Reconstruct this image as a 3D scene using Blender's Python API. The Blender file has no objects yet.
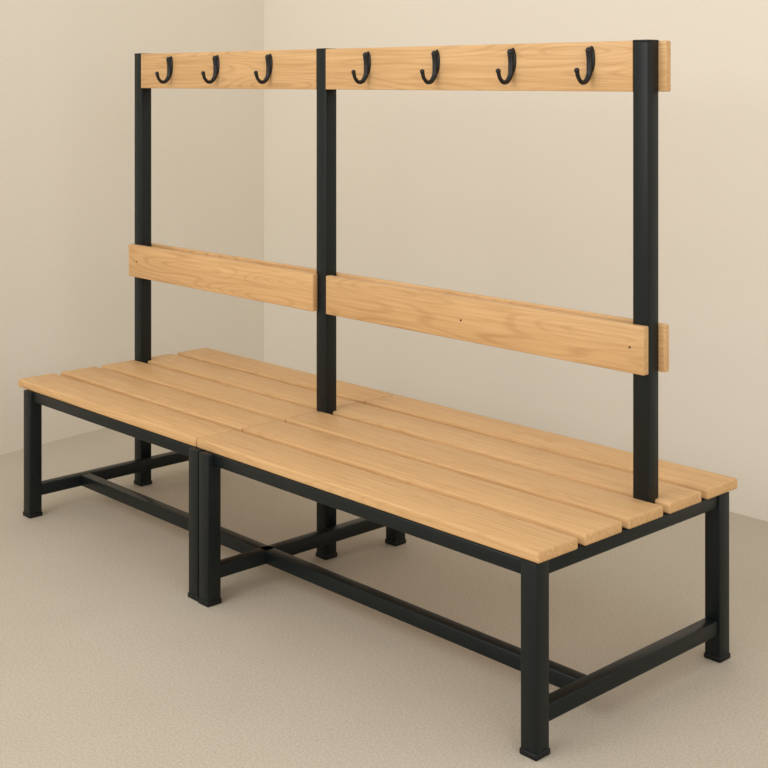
import bpy, bmesh, math
from mathutils import Vector
scene=bpy.context.scene
scene.view_settings.view_transform='Standard'
scene.view_settings.look='None'
def lin(c):
    return tuple((v/255/12.92 if v/255<=.04045 else ((v/255+.055)/1.055)**2.4) for v in c)+(1,)
# ---------------- materials
def newmat(n):
    m=bpy.data.materials.new(n); m.use_nodes=True
    nt=m.node_tree; b=nt.nodes['Principled BSDF']; return m,nt,b
def N(nt,t,**k):
    n=nt.nodes.new(t)
    for a,v in k.items(): setattr(n,a,v)
    return n
def ramp(nt,stops):
    r=N(nt,'ShaderNodeValToRGB'); e=r.color_ramp.elements
    e[0].position,e[0].color=stops[0]; e[1].position,e[1].color=stops[-1]
    for p,c in stops[1:-1]:
        x=e.new(p); x.color=c
    return r
def wood(name,ring):
    m,nt,b=newmat(name); L=nt.links.new
    tc=N(nt,'ShaderNodeTexCoord'); oi=N(nt,'ShaderNodeObjectInfo')
    add=N(nt,'ShaderNodeVectorMath',operation='ADD')
    mul=N(nt,'ShaderNodeMath',operation='MULTIPLY'); mul.inputs[1].default_value=37.0
    L(oi.outputs['Random'],mul.inputs[0]); L(tc.outputs['Object'],add.inputs[0]); L(mul.outputs[0],add.inputs[1])
    mp=N(nt,'ShaderNodeMapping'); mp.inputs['Scale'].default_value=(.8,9,9); L(add.outputs[0],mp.inputs['Vector'])
    n1=N(nt,'ShaderNodeTexNoise'); n1.inputs['Scale'].default_value=1.0; n1.inputs['Detail'].default_value=1; n1.inputs['Distortion'].default_value=.15
    L(mp.outputs[0],n1.inputs['Vector'])
    m1=N(nt,'ShaderNodeMath',operation='MULTIPLY'); m1.inputs[1].default_value=170; L(n1.outputs['Fac'],m1.inputs[0])
    sn=N(nt,'ShaderNodeMath',operation='SINE'); L(m1.outputs[0],sn.inputs[0])
    mr=N(nt,'ShaderNodeMapRange'); mr.inputs['From Min'].default_value=.35; mr.inputs['From Max'].default_value=1; mr.inputs['To Max'].default_value=ring; L(sn.outputs[0],mr.inputs['Value'])
    mp3=N(nt,'ShaderNodeMapping'); mp3.inputs['Scale'].default_value=(2.2,12,12); L(add.outputs[0],mp3.inputs['Vector'])
    n3=N(nt,'ShaderNodeTexNoise'); n3.inputs['Scale'].default_value=1; L(mp3.outputs[0],n3.inputs['Vector'])
    mm=N(nt,'ShaderNodeMath',operation='MULTIPLY'); L(mr.outputs[0],mm.inputs[0]); L(n3.outputs['Fac'],mm.inputs[1])
    mp2=N(nt,'ShaderNodeMapping'); mp2.inputs['Scale'].default_value=(4,130,130); L(add.outputs[0],mp2.inputs['Vector'])
    n2=N(nt,'ShaderNodeTexNoise'); n2.inputs['Scale'].default_value=1; n2.inputs['Detail'].default_value=5; L(mp2.outputs[0],n2.inputs['Vector'])
    r=ramp(nt,[(.3,lin(WOOD[1])),(.7,lin(WOOD[2]))]); L(n2.outputs['Fac'],r.inputs['Fac'])
    mx=N(nt,'ShaderNodeMix'); mx.data_type='RGBA'; L(mm.outputs[0],mx.inputs[0]); L(r.outputs[0],mx.inputs[6]); mx.inputs[7].default_value=lin(WOOD[0])
    hs=N(nt,'ShaderNodeHueSaturation'); v=N(nt,'ShaderNodeMapRange'); v.inputs['To Min'].default_value=.96; v.inputs['To Max'].default_value=1.04
    L(oi.outputs['Random'],v.inputs['Value']); L(v.outputs[0],hs.inputs['Value']); L(mx.outputs[2],hs.inputs['Color'])
    L(hs.outputs[0],b.inputs['Base Color'])
    b.inputs['Roughness'].default_value=.5; b.inputs['Specular IOR Level'].default_value=.3
    bp=N(nt,'ShaderNodeBump'); bp.inputs['Strength'].default_value=.08; bp.inputs['Distance'].default_value=.001
    L(n2.outputs['Fac'],bp.inputs['Height']); L(bp.outputs[0],b.inputs['Normal'])
    return m
WOOD=[(178,132,84),(200,157,106),(219,178,127)]
M_seat=wood('light_oak_slats',.45)
M_wood=wood('light_oak_boards',.65)
def simple(n,c,rough,spec=.5,noise=None,bump=0,metal=0):
    m,nt,b=newmat(n); L=nt.links.new
    b.inputs['Base Color'].default_value=lin(c); b.inputs['Roughness'].default_value=rough; b.inputs['Specular IOR Level'].default_value=spec; b.inputs['Metallic'].default_value=metal
    if noise:
        tc=N(nt,'ShaderNodeTexCoord')
        t=N(nt,'ShaderNodeTexNoise'); t.inputs['Scale'].default_value=noise[0]; t.inputs['Detail'].default_value=5
        t2=N(nt,'ShaderNodeTexNoise'); t2.inputs['Scale'].default_value=noise[0]/90; t2.inputs['Detail'].default_value=2
        L(tc.outputs['Object'],t.inputs['Vector']); L(tc.outputs['Object'],t2.inputs['Vector'])
        mx=N(nt,'ShaderNodeMix'); mx.data_type='FLOAT'; mx.inputs[0].default_value=.2; L(t.outputs['Fac'],mx.inputs[2]); L(t2.outputs['Fac'],mx.inputs[3])
        d=noise[1]
        r=ramp(nt,[(.33,lin(tuple(v-d for v in c))),(.67,lin(tuple(min(255,v+d) for v in c)))])
        L(mx.outputs[0],r.inputs['Fac']); L(r.outputs[0],b.inputs['Base Color'])
        if bump:
            bp=N(nt,'ShaderNodeBump'); bp.inputs['Strength'].default_value=bump; bp.inputs['Distance'].default_value=.002
            L(t.outputs['Fac'],bp.inputs['Height']); L(bp.outputs[0],b.inputs['Normal'])
    return m
M_metal=simple('dark_powder_coated_steel',(19,25,25),.4,.25,(900,2),.05)
M_cap=simple('black_plastic',(13,16,16),.5,.3)
M_hook=simple('black_hook_metal',(15,16,17),.35,.4)
M_screw=simple('screw_hole_dark',(70,50,32),.6)
M_wall=simple('painted_plaster_wall',(231,223,209),.9,.15,(130,2),.12)
M_floor=simple('resin_floor',(190,180,163),.7,.25,(170,12),.03)
# ---------------- helpers
def link(o,parent=None):
    scene.collection.objects.link(o)
    if parent: o.parent=parent
    return o
bench=bpy.data.objects.new('changing_room_bench',None); scene.collection.objects.link(bench)
def box(name,x0,x1,y0,y1,z0,z1,mat,bev=.003,seg=2,parent=bench):
    me=bpy.data.meshes.new(name); bm=bmesh.new()
    bmesh.ops.create_cube(bm,size=1)
    bmesh.ops.scale(bm,vec=(x1-x0,y1-y0,z1-z0),verts=bm.verts)
    if bev: bmesh.ops.bevel(bm,geom=bm.edges[:],offset=bev,segments=seg,profile=.5,affect='EDGES')
    bm.to_mesh(me); bm.free()
    if bev:
        for p in me.polygons: p.use_smooth=True
        try: me.set_sharp_from_angle(angle=math.radians(50))
        except Exception: pass
    o=bpy.data.objects.new(name,me); o.location=((x0+x1)/2,(y0+y1)/2,(z0+z1)/2); me.materials.append(mat)
    return link(o,parent)
W=.045
XJ=-1.264; XL=-2.305; SW=.785; ST=.45; TH=.027
sw=.1375; pitch=(SW-sw)/4
for i in range(5):
    y=i*pitch
    box('right_seat_slat_%d'%(i+1),XJ+.002,0,y,y+sw,ST-TH,ST,M_seat,.005,3)
    box('left_seat_slat_%d'%(i+1),XL,XJ-.002,y,y+sw,ST-TH,ST,M_seat,.005,3)
def leg(name,xn,yn,z1=ST-TH):
    box(name,xn-W,xn,yn,yn+W,.0,z1,M_metal,.003)
    box(name+'_foot_cap',xn-W-.0022,xn+.0022,yn-.0022,yn+W+.0022,0,.014,M_cap,.003)
LF=-.004; LB=.700
leg('leg_1',-.003,LF); leg('leg_2',-.003,LB+.006)
leg('leg_3',-1.176,LF-.018); leg('leg_4',-1.172,LB-.005)
leg('leg_5',-1.231,LF-.014)
leg('leg_6',-2.203,LF-.006); leg('leg_7',-2.203,LB)
# posts
PY=.457; PZ=1.564
P1,P2,P3=-.043,-1.231,-2.251
def post(name,xn,z0):
    box(name,xn-W,xn,PY,PY+W,z0,PZ-.004,M_metal,.003)
    box(name+'_top_cap',xn-W,xn,PY,PY+W,PZ-.006,PZ,M_cap,.0012)
    if z0<.01: box(name+'_foot_cap',xn-W-.0022,xn+.0022,PY-.0022,PY+W+.0022,0,.014,M_cap,.003)
post('post_1',P1,ST-.06); post('post_2',P2,0); post('post_3',P3,0)
# under-seat frame
T=.034; zt=ST-TH
for n,x0,x1 in (('right',-1.182,-.048),('left',-2.203,-1.2735)):
    box(n+'_front_rail',x0,x1,LF+.003,LF+.003+T,zt-T,zt,M_metal)
    box(n+'_back_rail',x0-.0,x1,LB+.008,LB+.008+T,zt-T,zt,M_metal)
C0,C1=.067,.105
for n,x in (('a',-.008),('b',-1.183),('c',-2.208)):
    box('cross_rail_'+n,x-T,x,LF+.03,LB+.01,zt-T,zt,M_metal)
    box('low_cross_bar_'+n,x-.036,x,LF+.03,LB+.01,C0,C1,M_metal)
box('low_stretcher',-2.210,-.044,.188,.224,C0,C1,M_metal)
# boards
bz0,bz1=.757,.874
box('left_backrest_board_front',-2.302,-1.268,PY-.021,PY,bz0,bz1-.002,M_wood,.003)
box('right_backrest_board_front',-1.207,-.040,PY-.021,PY,bz0,bz1,M_wood,.003)
box('backrest_board_back',-2.30,-.027,PY+W,PY+W+.021,bz0,bz1-.002,M_wood,.003)
uz0,uz1=1.438,1.562
box('left_hook_rail_front',P3,P2-W,PY-.001,PY+.021,uz0,uz1,M_wood,.002)
box('right_hook_rail_front',P2,P1-W,PY-.001,PY+.021,uz0,uz1,M_wood,.002)
box('hook_rail_back',-2.30,-.022,PY+W,PY+W+.021,uz0,uz1,M_wood,.003)
# screws
def disc(name,x,y,z,r):
    me=bpy.data.meshes.new(name); bm=bmesh.new()
    bmesh.ops.create_cone(bm,cap_ends=True,segments=16,radius1=r,radius2=r,depth=.002); bm.to_mesh(me); bm.free()
    o=bpy.data.objects.new(name,me); o.rotation_euler=(math.pi/2,0,0); o.location=(x,y,z); me.materials.append(M_screw); link(o,bench)
for i,(x,z) in enumerate([(-.643,.812),(-.081,.820),(-2.246,.814)]): disc('screw_%d'%i,x,PY-.0212,z,.0028)
# hooks
def hook(name,x):
    y0=PY-.002; z=1.5
    cu=bpy.data.curves.new(name,'CURVE'); cu.dimensions='3D'; cu.bevel_depth=1; cu.bevel_resolution=4; cu.use_fill_caps=True; cu.resolution_u=10
    sp=cu.splines.new('BEZIER')
    pts=[((x,y0-.010,z+.040),.0082),((x,y0-.007,z+.005),.008),((x,y0-.014,z-.028),.0072),((x,y0-.033,z-.040),.006),((x,y0-.050,z-.030),.0052),((x,y0-.058,z-.010),.0058)]
    sp.bezier_points.add(len(pts)-1)
    for bp,(c,r) in zip(sp.bezier_points,pts):
        bp.co=c; bp.radius=r; bp.handle_left_type=bp.handle_right_type='AUTO'
    co=bpy.data.objects.new(name+'_tmp',cu); scene.collection.objects.link(co)
    bpy.context.view_layer.update()
    me=bpy.data.meshes.new_from_object(co.evaluated_get(bpy.context.evaluated_depsgraph_get()))
    bpy.data.objects.remove(co)
    bm=bmesh.new(); bm.from_mesh(me)
    r=bmesh.ops.create_uvsphere(bm,u_segments=20,v_segments=12,radius=1)
    for v in r['verts']: v.co=Vector((v.co.x*.0115+x, v.co.y*.008+y0, v.co.z*.034+z+.018))
    for c,rr in ((pts[0][0],.009),(pts[-1][0],.0070)):
        r=bmesh.ops.create_uvsphere(bm,u_segments=14,v_segments=10,radius=rr)
        for v in r['verts']: v.co+=Vector(c)
    bm.to_mesh(me); bm.free(); me.materials.clear(); me.materials.append(M_hook)
    for p in me.polygons: p.use_smooth=True; p.material_index=0
    o=bpy.data.objects.new(name,me); link(o,bench)
for i,x in enumerate([-2.058,-1.785,-1.500,-1.037,-.753,-.472,-.212]): hook('coat_hook_%d'%(i+1),x)
# ---------------- room
def slab(name,pts,z0,z1,mat):
    me=bpy.data.meshes.new(name); n=len(pts)
    v=[(x,y,z0) for x,y in pts]+[(x,y,z1) for x,y in pts]
    f=[tuple(range(n))[::-1],tuple(range(n,2*n))]+[(i,(i+1)%n,n+(i+1)%n,n+i) for i in range(n)]
    me.from_pydata(v,[],f); me.update(); me.materials.append(mat)
    bm=bmesh.new(); bm.from_mesh(me); bmesh.ops.recalc_face_normals(bm,faces=bm.faces); bm.to_mesh(me); bm.free()
    return link(bpy.data.objects.new(name,me))
cx,cy=-3.197,1.761
ex,ey=-2.49,-3.02
slab('floor',[(-3.4,-6),(6,-6),(6,1.9),(-3.4,1.9)],-.1,0,M_floor)
slab('wall_back',[(cx-.2,cy),(6,cy),(6,cy+.12),(cx-.2,cy+.12)],0,3.0,M_wall)
slab('wall_left',[(cx,cy),(ex,ey),(ex-.12,ey),(cx-.12,cy)],0,3.0,M_wall)
# ---------------- light
w=bpy.data.worlds.new('soft_ambient'); scene.world=w; w.use_nodes=True
bg=w.node_tree.nodes['Background']; bg.inputs[0].default_value=(1,.985,.955,1); bg.inputs[1].default_value=.90
def area(name,loc,target,size,power,col=(1,.98,.95)):
    l=bpy.data.lights.new(name,'AREA'); l.shape='SQUARE'; l.size=size; l.energy=power; l.color=col
    o=bpy.data.objects.new(name,l); o.location=loc
    o.rotation_euler=(Vector(target)-Vector(loc)).to_track_quat('-Z','Y').to_euler(); scene.collection.objects.link(o)
area('studio_softbox_lamp',(-1.0,-4.2,3.2),(-1.2,1.0,1.3),3.0,105)
area('added_fill_lamp',(3.6,-1.6,2.4),(-2.8,.6,1.3),2.2,38)  # soft fill added from the right towards the left wall, not a window
# ---------------- camera
cd=bpy.data.cameras.new('camera'); cam=bpy.data.objects.new('camera',cd); scene.collection.objects.link(cam)
cam.location=(1.873,-2.217,1.464); cam.rotation_euler=(math.pi/2,0,.8162)
cd.sensor_width=36; cd.lens=1340/768*36; cd.shift_y=-(384-80.95)/768
scene.camera=cam
